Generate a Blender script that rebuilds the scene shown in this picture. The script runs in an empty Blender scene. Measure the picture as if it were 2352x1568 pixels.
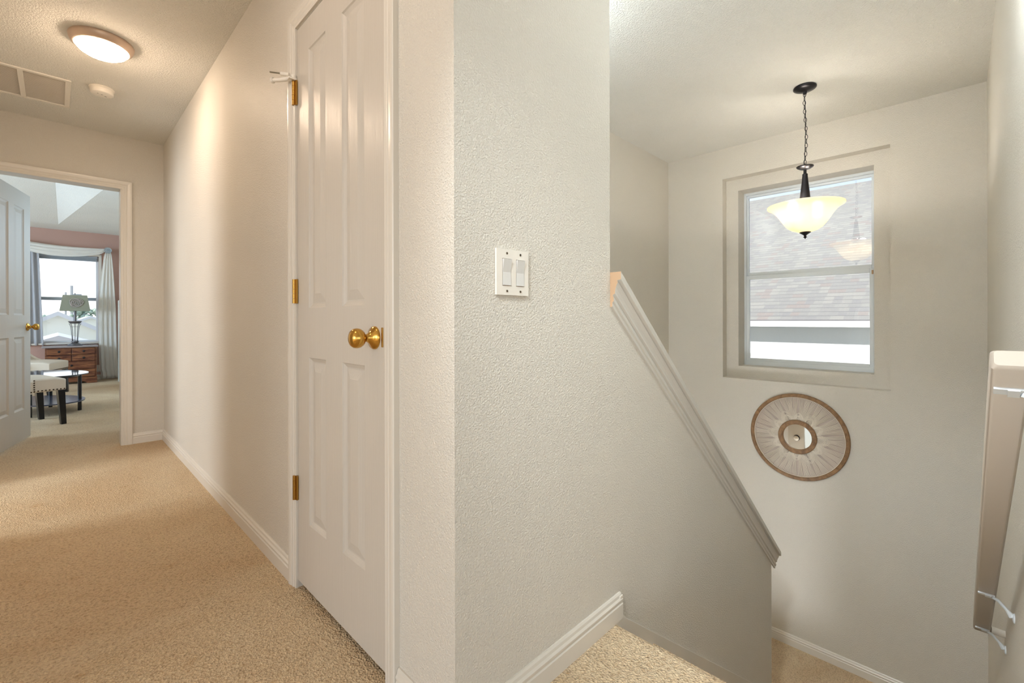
import bpy, bmesh, math, random
from mathutils import Vector, Matrix
random.seed(7)
PI = math.pi
SC = bpy.context.scene
COL = SC.collection

SC.cycles.diffuse_bounces = 8
# ------------------------------------------------------------------ camera, world, sun, exposure
EYE = 0.987
cam_data = bpy.data.cameras.new('camera')
cam = bpy.data.objects.new('camera', cam_data); COL.objects.link(cam)
cam_data.sensor_width = 36.0
cam_data.lens = 1037.63 / 2352 * 36.0
cam_data.shift_y = -0.0214
cam_data.clip_start = 0.02; cam_data.clip_end = 500
PHI = 0.7811
cam.matrix_world = (Matrix.Translation((0, 0, EYE)) @ Matrix.Rotation(PHI - PI/2, 4, 'Z')
                    @ Matrix.Rotation(PI/2, 4, 'X') @ Matrix.Rotation(-0.0022, 4, 'Z'))
SC.camera = cam

world = bpy.data.worlds.new('sky'); SC.world = world; world.use_nodes = True
wn = world.node_tree; wn.nodes.clear()
def wnode(t): return wn.nodes.new(t)
w_tc = wnode('ShaderNodeTexCoord'); w_sep = wnode('ShaderNodeSeparateXYZ')
w_ramp = wnode('ShaderNodeValToRGB'); w_bg = wnode('ShaderNodeBackground'); w_out = wnode('ShaderNodeOutputWorld')
w_noise = wnode('ShaderNodeTexNoise'); w_map = wnode('ShaderNodeMapping'); w_mix = wnode('ShaderNodeMix')
w_cr = wnode('ShaderNodeValToRGB')
wn.links.new(w_tc.outputs['Generated'], w_sep.inputs[0])
wn.links.new(w_sep.outputs['Z'], w_ramp.inputs[0])
w_ramp.color_ramp.elements[0].position = 0.0; w_ramp.color_ramp.elements[0].color = (1.0, 1.0, 1.0, 1)
w_ramp.color_ramp.elements[1].position = 1.0; w_ramp.color_ramp.elements[1].color = (0.16, 0.26, 0.42, 1)
e = w_ramp.color_ramp.elements.new(0.13); e.color = (0.80, 0.88, 0.96, 1)
e = w_ramp.color_ramp.elements.new(0.27); e.color = (0.27, 0.36, 0.43, 1)
wn.links.new(w_tc.outputs['Generated'], w_map.inputs[0]); w_map.inputs['Scale'].default_value = (1.5, 1.5, 6)
wn.links.new(w_map.outputs[0], w_noise.inputs['Vector']); w_noise.inputs['Scale'].default_value = 3
w_noise.inputs['Detail'].default_value = 6
wn.links.new(w_noise.outputs['Fac'], w_cr.inputs[0])
w_cr.color_ramp.elements[0].position = 0.48; w_cr.color_ramp.elements[1].position = 0.72
w_mix.data_type = 'RGBA'
wn.links.new(w_cr.outputs[0], w_mix.inputs[0]); wn.links.new(w_ramp.outputs[0], w_mix.inputs[6])
w_mix.inputs[7].default_value = (0.50, 0.54, 0.58, 1)
wn.links.new(w_mix.outputs[2], w_bg.inputs['Color']); w_bg.inputs['Strength'].default_value = 1.6
wn.links.new(w_bg.outputs[0], w_out.inputs[0])

sun_d = bpy.data.lights.new('sun', 'SUN'); sun_d.energy = 4.0; sun_d.angle = 0.009; sun_d.color = (1.0, 0.96, 0.90)
sun = bpy.data.objects.new('sun', sun_d); COL.objects.link(sun)
sun.rotation_euler = Vector((0.77, -0.03, -0.64)).to_track_quat('-Z', 'Y').to_euler()
sun.location = (-10, 0, 12)

SC.view_settings.view_transform = 'Standard'; SC.view_settings.look = 'None'
SC.view_settings.gamma = 1.0; SC.view_settings.use_curve_mapping = False
SC.view_settings.exposure = 0.47

# rectangular lights of unseen rooms; the fill ones are added
def area_light(name, loc, target, sx, sy, watts, col):
    d = bpy.data.lights.new(name, 'AREA'); d.shape = 'RECTANGLE'; d.size = sx; d.size_y = sy; d.energy = watts; d.color = col
    o = bpy.data.objects.new(name, d); COL.objects.link(o); o.location = loc
    o.rotation_euler = (Vector(target) - Vector(loc)).to_track_quat('-Z', 'Y').to_euler(); return o
sp = bpy.data.lights.new('stair_fill_spot', 'SPOT'); sp.energy = 240; sp.spot_size = math.radians(46); sp.spot_blend = 1.0  # unseen spot added to brighten the landing and lower stair walls
sp.shadow_soft_size = 0.12; sp.color = (0.90, 0.97, 1.0)
spo = bpy.data.objects.new('stair_fill_spot', sp); COL.objects.link(spo); spo.location = (-0.60, 0.24, 2.38)
spo.rotation_euler = (Vector((3.5, 0.30, -1.1)) - spo.location).to_track_quat('-Z', 'Y').to_euler()
area_light('loft_fill', (-1.0, -3.9, 1.45), (0.6, 1.0, 1.0), 3.2, 1.8, 7, (0.92, 0.96, 1.0))  # added fill from behind the camera; no window is built there
area_light('bedroom_side_fill', (0.78, 6.1, 1.45), (-3.0, 6.3, 1.0), 1.4, 1.3, 11, (0.50, 0.75, 1.0))  # added fill in front of the solid right bedroom wall
area_light('bedroom_left_fill', (-3.45, 7.5, 1.35), (0.0, 7.2, 0.8), 3.4, 1.5, 120, (0.56, 0.78, 1.0))  # added fill inside the unseen left bedroom opening
area_light('side_room_light', (-2.6, 3.6, 1.35), (0.6, 3.65, 0.7), 0.9, 1.3, 45, (0.9, 0.95, 1.0))
area_light('foyer_window_light', (0.33, 1.42, -2.0), (3.0, 1.4, -1.0), 0.8, 1.2, 62, (0.92, 0.96, 1.0))
area_light('stair_side_fill', (-4.8, 0.3, 1.45), (2.4, 0.3, 0.2), 2.4, 1.6, 48, (0.94, 0.97, 1.0))  # added fill sent down the stairs from behind the camera

# ------------------------------------------------------------------ materials
def srgb(r, g, b):
    f = lambda c: ((c/255) / 12.92) if c/255 <= 0.04045 else ((c/255 + 0.055) / 1.055) ** 2.4
    return (f(r), f(g), f(b), 1)

def new_mat(name):
    m = bpy.data.materials.new(name); m.use_nodes = True
    nt = m.node_tree; b = nt.nodes['Principled BSDF']
    return m, nt, b

def coords(nt, scale=(1, 1, 1)):
    tc = nt.nodes.new('ShaderNodeTexCoord'); mp = nt.nodes.new('ShaderNodeMapping')
    nt.links.new(tc.outputs['Object'], mp.inputs[0]); mp.inputs['Scale'].default_value = scale
    return mp.outputs[0]

def noise(nt, vec, scale, detail=2, rough=0.5, dist=0.0):
    n = nt.nodes.new('ShaderNodeTexNoise'); nt.links.new(vec, n.inputs['Vector'])
    n.inputs['Scale'].default_value = scale; n.inputs['Detail'].default_value = detail
    n.inputs['Roughness'].default_value = rough; n.inputs['Distortion'].default_value = dist
    return n

def ramp(nt, sock, stops):
    r = nt.nodes.new('ShaderNodeValToRGB'); nt.links.new(sock, r.inputs[0])
    els = r.color_ramp.elements
    els[0].position, els[0].color = stops[0]; els[1].position, els[1].color = stops[-1]
    for p, c in stops[1:-1]:
        q = els.new(p); q.color = c
    return r

def bump(nt, b, sock, strength, dist, prev=None):
    bp = nt.nodes.new('ShaderNodeBump'); nt.links.new(sock, bp.inputs['Height'])
    bp.inputs['Strength'].default_value = strength; bp.inputs['Distance'].default_value = dist
    if prev is not None: nt.links.new(prev.outputs[0], bp.inputs['Normal'])
    nt.links.new(bp.outputs[0], b.inputs['Normal'])
    return bp

def simple(name, col, rough=0.5, metal=0.0, spec=0.5, bscale=0, bstr=0.2, bdist=0.002):
    m, nt, b = new_mat(name)
    b.inputs['Base Color'].default_value = col; b.inputs['Roughness'].default_value = rough
    b.inputs['Metallic'].default_value = metal; b.inputs['Specular IOR Level'].default_value = spec
    if bscale:
        bump(nt, b, noise(nt, coords(nt), bscale, 3).outputs['Fac'], bstr, bdist)
    return m

def wall_paint(name, col, rough=0.42, scale=220, strength=0.55, dist=0.005, spec=0.4):
    m, nt, b = new_mat(name)
    v = coords(nt)
    n1 = noise(nt, v, scale, 3, 0.55, 0.4)
    r = ramp(nt, n1.outputs['Fac'], [(0.38, (0, 0, 0, 1)), (0.62, (1, 1, 1, 1))])
    bump(nt, b, r.outputs[0], strength, dist)
    n2 = noise(nt, v, 1.7, 3)
    c2 = tuple(x*0.95 for x in col[:3]) + (1,)
    rc = ramp(nt, n2.outputs['Fac'], [(0.3, col), (0.7, c2)])
    nt.links.new(rc.outputs[0], b.inputs['Base Color'])
    b.inputs['Roughness'].default_value = rough; b.inputs['Specular IOR Level'].default_value = spec
    return m

def carpet(name, c1, c2, blotch, scale=110):
    m, nt, b = new_mat(name)
    v = coords(nt)
    n1 = noise(nt, v, scale, 4, 0.65, 0.6)
    vo = nt.nodes.new('ShaderNodeTexVoronoi'); nt.links.new(v, vo.inputs['Vector']); vo.inputs['Scale'].default_value = scale*1.6
    add = nt.nodes.new('ShaderNodeMath'); add.operation = 'ADD'
    nt.links.new(n1.outputs['Fac'], add.inputs[0]); nt.links.new(vo.outputs['Distance'], add.inputs[1])
    r = ramp(nt, n1.outputs['Fac'], [(0.33, c2), (0.52, c1), (0.75, tuple(min(1, x*1.12) for x in c1[:3]) + (1,))])
    n2 = noise(nt, v, 1.3, 4, 0.6, 0.8)
    r2 = ramp(nt, n2.outputs['Fac'], [(0.36, (0, 0, 0, 1)), (0.75, (1, 1, 1, 1))])
    n3 = noise(nt, v, 9, 3, 0.6)
    r3 = ramp(nt, n3.outputs['Fac'], [(0.62, (0, 0, 0, 1)), (0.8, (0.6, 0.6, 0.6, 1))])
    mx = nt.nodes.new('ShaderNodeMix'); mx.data_type = 'RGBA'; mx.blend_type = 'MULTIPLY'
    nt.links.new(r.outputs[0], mx.inputs[6]); mx.inputs[7].default_value = blotch
    sm = nt.nodes.new('ShaderNodeMath'); sm.operation = 'MULTIPLY'; nt.links.new(r2.outputs[0], sm.inputs[0]); sm.inputs[1].default_value = 0.7
    s2 = nt.nodes.new('ShaderNodeMath'); s2.operation = 'ADD'; nt.links.new(sm.outputs[0], s2.inputs[0]); nt.links.new(r3.outputs[0], s2.inputs[1])
    nt.links.new(s2.outputs[0], mx.inputs[0])
    nt.links.new(mx.outputs[2], b.inputs['Base Color'])
    b.inputs['Roughness'].default_value = 1.0; b.inputs['Specular IOR Level'].default_value = 0.1
    b.inputs['Sheen Weight'].default_value = 0.15
    bump(nt, b, add.outputs[0], 0.9, 0.012)
    return m

def wood(name, c1, c2, scale=(1, 1, 1), s=8, rough=0.45, dark=None):
    m, nt, b = new_mat(name)
    v = coords(nt, scale)
    n1 = noise(nt, v, s, 6, 0.65, 1.2)
    stops = [(0.32, c1), (0.68, c2)]
    if dark: stops = [(0.25, dark), (0.42, c1), (0.7, c2)]
    r = ramp(nt, n1.outputs['Fac'], stops)
    nt.links.new(r.outputs[0], b.inputs['Base Color']); b.inputs['Roughness'].default_value = rough
    bump(nt, b, n1.outputs['Fac'], 0.25, 0.002)
    return m

def emit(name, col, strength):
    m, nt, b = new_mat(name)
    b.inputs['Base Color'].default_value = col
    b.inputs['Emission Color'].default_value = col; b.inputs['Emission Strength'].default_value = strength
    return m

def glass(name, ior=1.6, tint=(1, 1, 1, 1)):
    m = bpy.data.materials.new(name); m.use_nodes = True; nt = m.node_tree; nt.nodes.clear()
    o = nt.nodes.new('ShaderNodeOutputMaterial'); t = nt.nodes.new('ShaderNodeBsdfTransparent'); g = nt.nodes.new('ShaderNodeBsdfGlossy')
    f = nt.nodes.new('ShaderNodeFresnel'); x = nt.nodes.new('ShaderNodeMixShader')
    t.inputs[0].default_value = tint; g.inputs['Roughness'].default_value = 0.0; f.inputs[0].default_value = ior
    nt.links.new(f.outputs[0], x.inputs[0]); nt.links.new(t.outputs[0], x.inputs[1]); nt.links.new(g.outputs[0], x.inputs[2])
    nt.links.new(x.outputs[0], o.inputs[0]); return m

def translucent(name, col, tcol, fac, rough=0.3, bscale=0):
    m = bpy.data.materials.new(name); m.use_nodes = True; nt = m.node_tree
    b = nt.nodes['Principled BSDF']; o = [n for n in nt.nodes if n.type == 'OUTPUT_MATERIAL'][0]
    b.inputs['Base Color'].default_value = col; b.inputs['Roughness'].default_value = rough
    t = nt.nodes.new('ShaderNodeBsdfTranslucent'); t.inputs[0].default_value = tcol
    x = nt.nodes.new('ShaderNodeMixShader'); x.inputs[0].default_value = fac
    nt.links.new(b.outputs[0], x.inputs[1]); nt.links.new(t.outputs[0], x.inputs[2]); nt.links.new(x.outputs[0], o.inputs[0])
    if bscale:
        bump(nt, b, noise(nt, coords(nt), bscale, 3).outputs['Fac'], 0.5, 0.004)
    return m

M = {}
M['wall'] = wall_paint('wall paint', srgb(224, 218, 207))
M['ceiling'] = wall_paint('knockdown ceiling', srgb(234, 232, 225), rough=0.8, scale=120, strength=0.6, dist=0.008, spec=0.2)
M['ceiling_hall'] = M['ceiling']
M['pink'] = wall_paint('dusty pink wall', srgb(192, 156, 143), rough=0.6, strength=0.2)
M['white'] = simple('semi gloss white trim', srgb(216, 210, 200), rough=0.3)
M['door'] = None
M['carpet'] = carpet('beige carpet', srgb(246, 221, 184), srgb(210, 178, 138), srgb(228, 208, 182))
M['carpet_bed'] = M['carpet']
M['brass'] = simple('polished brass', srgb(205, 160, 80), rough=0.14, metal=1.0)
M['brass_dull'] = simple('aged brass', srgb(178, 138, 70), rough=0.3, metal=1.0)
M['dark'] = simple('dark gap', srgb(40, 32, 26), rough=0.9)
M['plastic'] = simple('white plastic', srgb(232, 226, 216), rough=0.35)
M['rocker'] = simple('light grey rocker plastic', srgb(214, 212, 208), rough=0.3)
M['screw'] = simple('screw steel', srgb(150, 140, 125), rough=0.35, metal=1.0)
M['steel'] = simple('steel rod', srgb(170, 165, 150), rough=0.3, metal=1.0)
M['bronze'] = simple('oil rubbed bronze', srgb(52, 50, 52), rough=0.32, metal=0.85)
M['tan_wood'] = simple('tan painted end grain', srgb(190, 158, 126), rough=0.6)
M['rail'] = simple('painted handrail', srgb(178, 168, 156), rough=0.38, bscale=60, bstr=0.1)
M['alu'] = simple('white aluminium', srgb(216, 222, 226), rough=0.35)
M['glass'] = glass('window glass', 2.0)
M['frost'] = translucent('alabaster glass', srgb(240, 236, 222), srgb(252, 244, 224), 0.5, 0.2)
_nt = M['frost'].node_tree; _o = [n for n in _nt.nodes if n.type == 'OUTPUT_MATERIAL'][0]; _src = _o.inputs[0].links[0].from_socket
_rf = _nt.nodes.new('ShaderNodeBsdfRefraction'); _rf.inputs['Roughness'].default_value = 0.45; _rf.inputs['IOR'].default_value = 1.08; _rf.inputs['Color'].default_value = srgb(255, 246, 226)
_mx = _nt.nodes.new('ShaderNodeMixShader'); _mx.inputs[0].default_value = 0.20; _nt.links.new(_src, _mx.inputs[1]); _nt.links.new(_rf.outputs[0], _mx.inputs[2]); _nt.links.new(_mx.outputs[0], _o.inputs[0])
M['lens'] = emit('lit lamp lens', (1.0, 0.76, 0.55, 1), 58.0)
M['fill_warm'] = emit('dim warm fill glow', (1.0, 0.76, 0.60, 1), 15.5)  # glow of the unseen globe added near the closet door
M['fill_cool'] = emit('neutral fill glow', (0.84, 0.95, 1.0, 1), 40.0)  # glow of the unseen globe added over the lower flight
M['fill_bright'] = emit('bright neutral fill glow', (0.84, 0.95, 1.0, 1), 40.0)  # glow of the unseen globe added on the right stair wall
M['ring'] = simple('brushed nickel ring', srgb(200, 178, 160), rough=0.4, metal=0.6)
M['frame_wood'] = wood('mango wood', srgb(104, 76, 48), srgb(150, 114, 76), (1, 1, 1), 22, 0.5)
M['cord'] = simple('cotton cord', srgb(228, 219, 205), rough=0.95, spec=0.1)
M['mirror'] = simple('mirror glass', (0.92, 0.93, 0.93, 1), rough=0.0, metal=1.0)
M['stucco'] = simple('white stucco', srgb(226, 230, 232), rough=0.9, bscale=30, bstr=0.5, bdist=0.01)
M['house_white'] = simple('white painted fascia', srgb(240, 242, 244), rough=0.6)
M['cream'] = simple('cream siding', srgb(240, 243, 238), rough=0.8)
M['far_roof'] = simple('pale far roof', srgb(214, 216, 222), rough=0.9)
M['ground'] = simple('pale ground', srgb(176, 172, 158), rough=1.0)
M['leaf'] = simple('hazy foliage', srgb(176, 194, 180), rough=0.9, bscale=5, bstr=1.0, bdist=0.2)
M['pole'] = simple('weathered pole', srgb(160, 165, 170), rough=0.9)
M['dresser'] = wood('rustic pine', srgb(96, 50, 32), srgb(160, 106, 66), (1, 1, 6), 4.5, 0.4, dark=srgb(52, 22, 14))
M['dresser_top'] = simple('polished dresser top', srgb(150, 140, 140), rough=0.16)
M['black_knob'] = simple('black knob', srgb(26, 24, 28), rough=0.3)
M['linen'] = simple('beige linen', srgb(214, 202, 186), rough=0.95, bscale=400, bstr=0.3)
M['black_wood'] = simple('black lacquered wood', srgb(18, 16, 20), rough=0.25)
M['table_glass'] = simple('smoked glass table top', srgb(30, 32, 40), rough=0.04, spec=1.0)
M['shelf'] = simple('dark satin shelf', srgb(60, 64, 82), rough=0.2, spec=1.0)
M['pewter'] = simple('antique pewter', srgb(120, 118, 120), rough=0.4, metal=0.7)
M['shade'] = translucent('sage linen shade', srgb(176, 178, 160), srgb(190, 188, 165), 0.35, 0.9, 300)
M['rosette'] = simple('ruffle fabric', srgb(178, 168, 162), rough=0.95)
M['sheer'] = translucent('sheer voile', srgb(250, 248, 242), srgb(250, 250, 248), 0.4, 0.9, 60)
M['curtain'] = translucent('grey curtain', srgb(196, 196, 200), srgb(190, 192, 196), 0.3, 0.9, 80)
M['blind'] = simple('blue grey blind', srgb(160, 168, 176), rough=0.5)
M['panel'] = simple('pale sage panel', srgb(198, 200, 190), rough=0.6)
M['nail'] = simple('antique brass nailhead', srgb(70, 52, 36), rough=0.35, metal=0.8)

# moulded door skin with pressed wood grain
def door_mat():
    m, nt, b = new_mat('white moulded door')
    b.inputs['Base Color'].default_value = srgb(198, 191, 181); b.inputs['Roughness'].default_value = 0.3
    v = coords(nt, (55, 55, 1.6))
    n = noise(nt, v, 3.0, 3, 0.6, 0.2)
    bump(nt, b, n.outputs['Fac'], 0.4, 0.003)
    b.inputs['Specular IOR Level'].default_value = 0.35; b.inputs['Roughness'].default_value = 0.36
    return m
M['door'] = door_mat()

# shingle roof
def shingle_mat():
    m, nt, b = new_mat('asphalt shingles')
    tc = nt.nodes.new('ShaderNodeTexCoord')
    br = nt.nodes.new('ShaderNodeTexBrick'); nt.links.new(tc.outputs['UV'], br.inputs['Vector'])
    br.inputs['Scale'].default_value = 1.0; br.inputs['Brick Width'].default_value = 0.125; br.inputs['Row Height'].default_value = 0.143
    br.inputs['Mortar Size'].default_value = 0.003; br.inputs['Bias'].default_value = 0.0
    br.offset = 0.37; br.offset_frequency = 1; br.squash = 1.35; br.squash_frequency = 3
    br.inputs['Color1'].default_value = (0, 0, 0, 1); br.inputs['Color2'].default_value = (1, 1, 1, 1)
    br.inputs['Mortar'].default_value = (0.5, 0.5, 0.5, 1)
    r = ramp(nt, br.outputs['Color'], [(0.0, srgb(164, 162, 158)), (0.3, srgb(170, 168, 162)), (0.55, srgb(176, 173, 166)), (0.80, srgb(168, 158, 152)), (0.9, srgb(160, 158, 156))])
    r.color_ramp.interpolation = 'CONSTANT'
    # darker butt edge at each row
    sp = nt.nodes.new('ShaderNodeSeparateXYZ'); nt.links.new(tc.outputs['UV'], sp.inputs[0])
    md = nt.nodes.new('ShaderNodeMath'); md.operation = 'MODULO'; nt.links.new(sp.outputs['Y'], md.inputs[0]); md.inputs[1].default_value = 0.143
    dr = nt.nodes.new('ShaderNodeMath'); dr.operation = 'GREATER_THAN'; nt.links.new(md.outputs[0], dr.inputs[0]); dr.inputs[1].default_value = 0.012
    mx = nt.nodes.new('ShaderNodeMix'); mx.data_type = 'RGBA'; nt.links.new(dr.outputs[0], mx.inputs[0])
    mx.inputs[6].default_value = srgb(120, 118, 122); nt.links.new(r.outputs[0], mx.inputs[7])
    n = noise(nt, coords(nt), 90, 4, 0.7)
    m2 = nt.nodes.new('ShaderNodeMix'); m2.data_type = 'RGBA'; m2.blend_type = 'MULTIPLY'; m2.inputs[0].default_value = 0.35
    nt.links.new(mx.outputs[2], m2.inputs[6]); nt.links.new(n.outputs['Fac'], m2.inputs[7])
    nt.links.new(m2.outputs[2], b.inputs['Base Color']); b.inputs['Roughness'].default_value = 0.95
    bump(nt, b, md.outputs[0], 0.5, 0.1)
    return m
M['shingle'] = shingle_mat()

# ------------------------------------------------------------------ mesh helpers
def link(name, bm, mat, parent=None, smooth=False, label=None, cat=None, group=None, kind=None, bevel=0, loc=None):
    bmesh.ops.recalc_face_normals(bm, faces=bm.faces)
    me = bpy.data.meshes.new(name)
    if smooth:
        for f in bm.faces: f.smooth = True
    bm.to_mesh(me); bm.free()
    mats = mat if isinstance(mat, (list, tuple)) else [mat]
    for k in mats: me.materials.append(k)
    o = bpy.data.objects.new(name, me); COL.objects.link(o)
    if parent is not None: o.parent = parent
    if loc is not None: o.location = loc
    if smooth == 'auto':
        me.set_sharp_from_angle(angle=math.radians(38))
    if bevel:
        b = o.modifiers.new('bevel', 'BEVEL'); b.width = bevel; b.segments = 2; b.limit_method = 'ANGLE'; b.angle_limit = math.radians(40)
    tag(o, label, cat, group, kind)
    return o

def tag(o, label=None, cat=None, group=None, kind=None):
    if label: o['label'] = label
    if cat: o['category'] = cat
    if group: o['group'] = group
    if kind: o['kind'] = kind
    return o

def empty(name, loc, rz=0, label=None, cat=None, group=None, kind=None):
    o = bpy.data.objects.new(name, None); COL.objects.link(o); o.empty_display_size = 0.1
    o.location = loc; o.rotation_euler = (0, 0, rz)
    return tag(o, label, cat, group, kind)

def BM(): return bmesh.new()

def box(bm, x0, x1, y0, y1, z0, z1, mi=0, mtx=None):
    vs = [Vector((x, y, z)) for x in (x0, x1) for y in (y0, y1) for z in (z0, z1)]
    if mtx is not None: vs = [mtx @ v for v in vs]
    v = [bm.verts.new(p) for p in vs]
    for idx in ((0, 1, 3, 2), (4, 6, 7, 5), (0, 4, 5, 1), (2, 3, 7, 6), (0, 2, 6, 4), (1, 5, 7, 3)):
        f = bm.faces.new([v[i] for i in idx]); f.material_index = mi

def prism(bm, pts, vec, mi=0):
    """closed polygon of 3D points extruded along vec"""
    vec = Vector(vec); a = [bm.verts.new(Vector(p)) for p in pts]; b = [bm.verts.new(Vector(p) + vec) for p in pts]
    n = len(pts)
    f = bm.faces.new(a); f.material_index = mi
    f = bm.faces.new(list(reversed(b))); f.material_index = mi
    for i in range(n):
        f = bm.faces.new((a[i], b[i], b[(i+1) % n], a[(i+1) % n])); f.material_index = mi

def frame_of(d):
    d = d.normalized(); up = Vector((0, 0, 1)) if abs(d.z) < 0.95 else Vector((1, 0, 0))
    x = d.cross(up).normalized(); y = x.cross(d).normalized()
    return x, y

def tube(bm, path, r, seg=8, closed=False, caps=True, mi=0):
    pts = [Vector(p) for p in path]; n = len(pts); rings = []
    rr = r if isinstance(r, (list, tuple)) else [r]*n
    px = None
    for i, p in enumerate(pts):
        if closed: d = pts[(i+1) % n] - pts[i-1]
        else: d = pts[min(i+1, n-1)] - pts[max(i-1, 0)]
        d.normalize()
        if px is None: x, y = frame_of(d)
        else:
            x = (px - d*px.dot(d)); x = x.normalized() if x.length > 1e-6 else frame_of(d)[0]
            y = x.cross(d).normalized()
        px = x
        rings.append([bm.verts.new(p + (x*math.cos(2*PI*k/seg) + y*math.sin(2*PI*k/seg))*rr[i]) for k in range(seg)])
    m = n if closed else n-1
    for i in range(m):
        a, b = rings[i], rings[(i+1) % n]
        for k in range(seg):
            f = bm.faces.new((a[k], a[(k+1) % seg], b[(k+1) % seg], b[k])); f.material_index = mi
    if caps and not closed:
        bm.faces.new(rings[0]).material_index = mi; bm.faces.new(list(reversed(rings[-1]))).material_index = mi

def lathe(bm, prof, center=(0, 0, 0), axis=(0, 0, 1), seg=32, mi=0):
    """prof: list of (r, h)"""
    c = Vector(center); ax = Vector(axis).normalized(); x, y = frame_of(ax); rings = []
    for r, h in prof:
        if r < 1e-5: rings.append([bm.verts.new(c + ax*h)])
        else: rings.append([bm.verts.new(c + ax*h + (x*math.cos(2*PI*k/seg) + y*math.sin(2*PI*k/seg))*r) for k in range(seg)])
    for a, b in zip(rings[:-1], rings[1:]):
        if len(a) == 1 and len(b) == 1: continue
        for k in range(seg):
            k2 = (k+1) % seg
            if len(a) == 1: f = bm.faces.new((a[0], b[k2], b[k]))
            elif len(b) == 1: f = bm.faces.new((a[k], a[k2], b[0]))
            else: f = bm.faces.new((a[k], a[k2], b[k2], b[k]))
            f.material_index = mi

def slab_holes(bm, axis, t0, t1, a0, a1, z0, z1, holes):
    """wall slab, thin along axis ('x' or 'y'); holes: (a0,a1,z0,z1) non overlapping along a"""
    def bx(p0, p1, q0, q1):
        if p1 - p0 < 1e-6 or q1 - q0 < 1e-6: return
        if axis == 'x': box(bm, t0, t1, p0, p1, q0, q1)
        else: box(bm, p0, p1, t0, t1, q0, q1)
    cur = a0
    for h in sorted(holes):
        bx(cur, h[0], z0, z1); bx(h[0], h[1], z0, h[2]); bx(h[0], h[1], h[3], z1); cur = h[1]
    bx(cur, a1, z0, z1)

def struct(name, bm, mat, parent=None, **k):
    return link(name, bm, mat, parent, kind=None if parent else 'structure', **k)

# ------------------------------------------------------------------ dimensions
X1, Y1, X2, X3, Y3, Y4, Y5 = 0.629, 0.806, 1.265, 4.018, -0.120, 1.927, 4.702
H = 2.44; ZL = -1.547; XE = 3.02; T = 0.115; NOSE = 1.293
BY = 10.222                      # bedroom far wall
def cap_z(x): return 1.135 - 0.862*(x - 1.271)   # top edge of sloping cap

# ------------------------------------------------------------------ large structure
def add_floor():
    bm = BM()
    box(bm, -5.0, X1 + 0.2, -4.0, 10.4, -0.28, 0.0)
    box(bm, X1 + 0.2, NOSE - 0.03, -4.0, Y1 + 0.02, -0.28, 0.0)
    box(bm, NOSE - 0.03, 4.0, -4.0, Y3 - T, -0.28, 0.0)
    # rounded carpet nosing at the top of the stairs
    seg = 10; pts = []
    for k in range(seg + 1):
        a = PI/2 - PI*k/seg
        pts.append((NOSE - 0.03 + 0.028*math.cos(a), Y3, -0.028 + 0.028*math.sin(a)))
    pts += [(NOSE - 0.03, Y3, -0.10)]
    prism(bm, pts, (0, Y1 - Y3, 0))
    return struct('floor', bm, M['carpet'])
add_floor()

bm = BM()
box(bm, -5.0, 4.4, -4.0, Y5 + T, H, H + 0.25)
struct('ceiling', bm, M['ceiling'])

# corner wall of hall, closet door opening
bm = BM()
slab_holes(bm, 'x', X1, X1 + T, Y1, Y5 + T, 0, H, [(1.078, 1.757, 0.0, 2.075)])
struct('wall_hall_right', bm, M['wall'])

# wall with the light switches that turns into the sloping knee wall of the stairs
bm = BM()
ZK = 0.005
prism(bm, [(X1 + T, Y1, -3.3), (X1 + T, Y1, H), (X2, Y1, H), (X2, Y1, cap_z(X2) - ZK), (XE, Y1, cap_z(XE) - ZK), (XE, Y1, -3.3)], (0, T, 0))
struct('wall_stair', bm, M['wall'])

bm = BM()
slab_holes(bm, 'y', Y5, Y5 + T, -5.0, X1, 0, H, [(-0.345, 0.368, 0.0, 2.035)])
struct('wall_hall_end', bm, M['wall'])
bm = BM()
slab_holes(bm, 'x', -0.62, -0.50, 1.55, Y5, 0, H, [(3.15, 4.05, 0.0, 2.03)])
struct('wall_hall_left', bm, M['wall'])

# stairwell: window wall with stepped alcove
AL = (0.337, 1.442, 0.490, 2.182); RC = (0.434, 1.345, 0.588, 2.084)
bm = BM()
slab_holes(bm, 'x', X3, X3 + 0.09, Y3 - T, Y4 + T, -3.3, H, [AL])
slab_holes(bm, 'x', X3 + 0.09, X3 + 0.33, Y3 - T, Y4 + T, -3.3, H, [RC])
struct('wall_window', bm, M['wall'])
bm = BM(); box(bm, 0.3, X3, Y4, Y4 + T, -3.3, -0.28); box(bm, X1 + T + 0.06, X3, Y4, Y4 + T, -0.28, H); struct('wall_stairwell_left', bm, M['wall'])
bm = BM(); box(bm, 0.86, X3, Y3 - T, Y3, -3.3, H); struct('wall_right', bm, M['wall'])
bm = BM(); slab_holes(bm, 'x', 0.2, 0.3, Y3 - T, Y4 + T, -3.3, -0.28, [(1.30, 1.55, -1.05, -0.34)])
struct('wall_foyer', bm, M['wall'])
bm = BM(); box(bm, X1 + T + 0.06, X1 + T + 0.14, Y1 + T, Y4, -0.0, H); struct('wall_stairwell_back', bm, M['wall'])

# landing and carpeted flights
bm = BM(); box(bm, 3.03, X3, Y3, Y4, ZL - 0.25, ZL); struct('floor_landing', bm, M['carpet'])
bm = BM()
rise = -ZL/8; run = 0.248
for i in range(7):
    x0 = NOSE - 0.03 + run*i
    box(bm, x0, x0 + run + 0.02, Y3, Y1, -rise*(i+1) - 0.25, -rise*(i+1))
for i in range(7):
    x1 = 3.03 - run*i
    box(bm, x1 - run - 0.02, x1, Y1 + T, Y4, ZL - rise*(i+1) - 0.25, ZL - rise*(i+1))
struct('floor_stairs', bm, M['carpet'])
bm = BM(); box(bm, 0.3, 1.3, Y1 + T, Y4, -3.3, -3.1); struct('floor_foyer', bm, M['carpet'])

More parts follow.
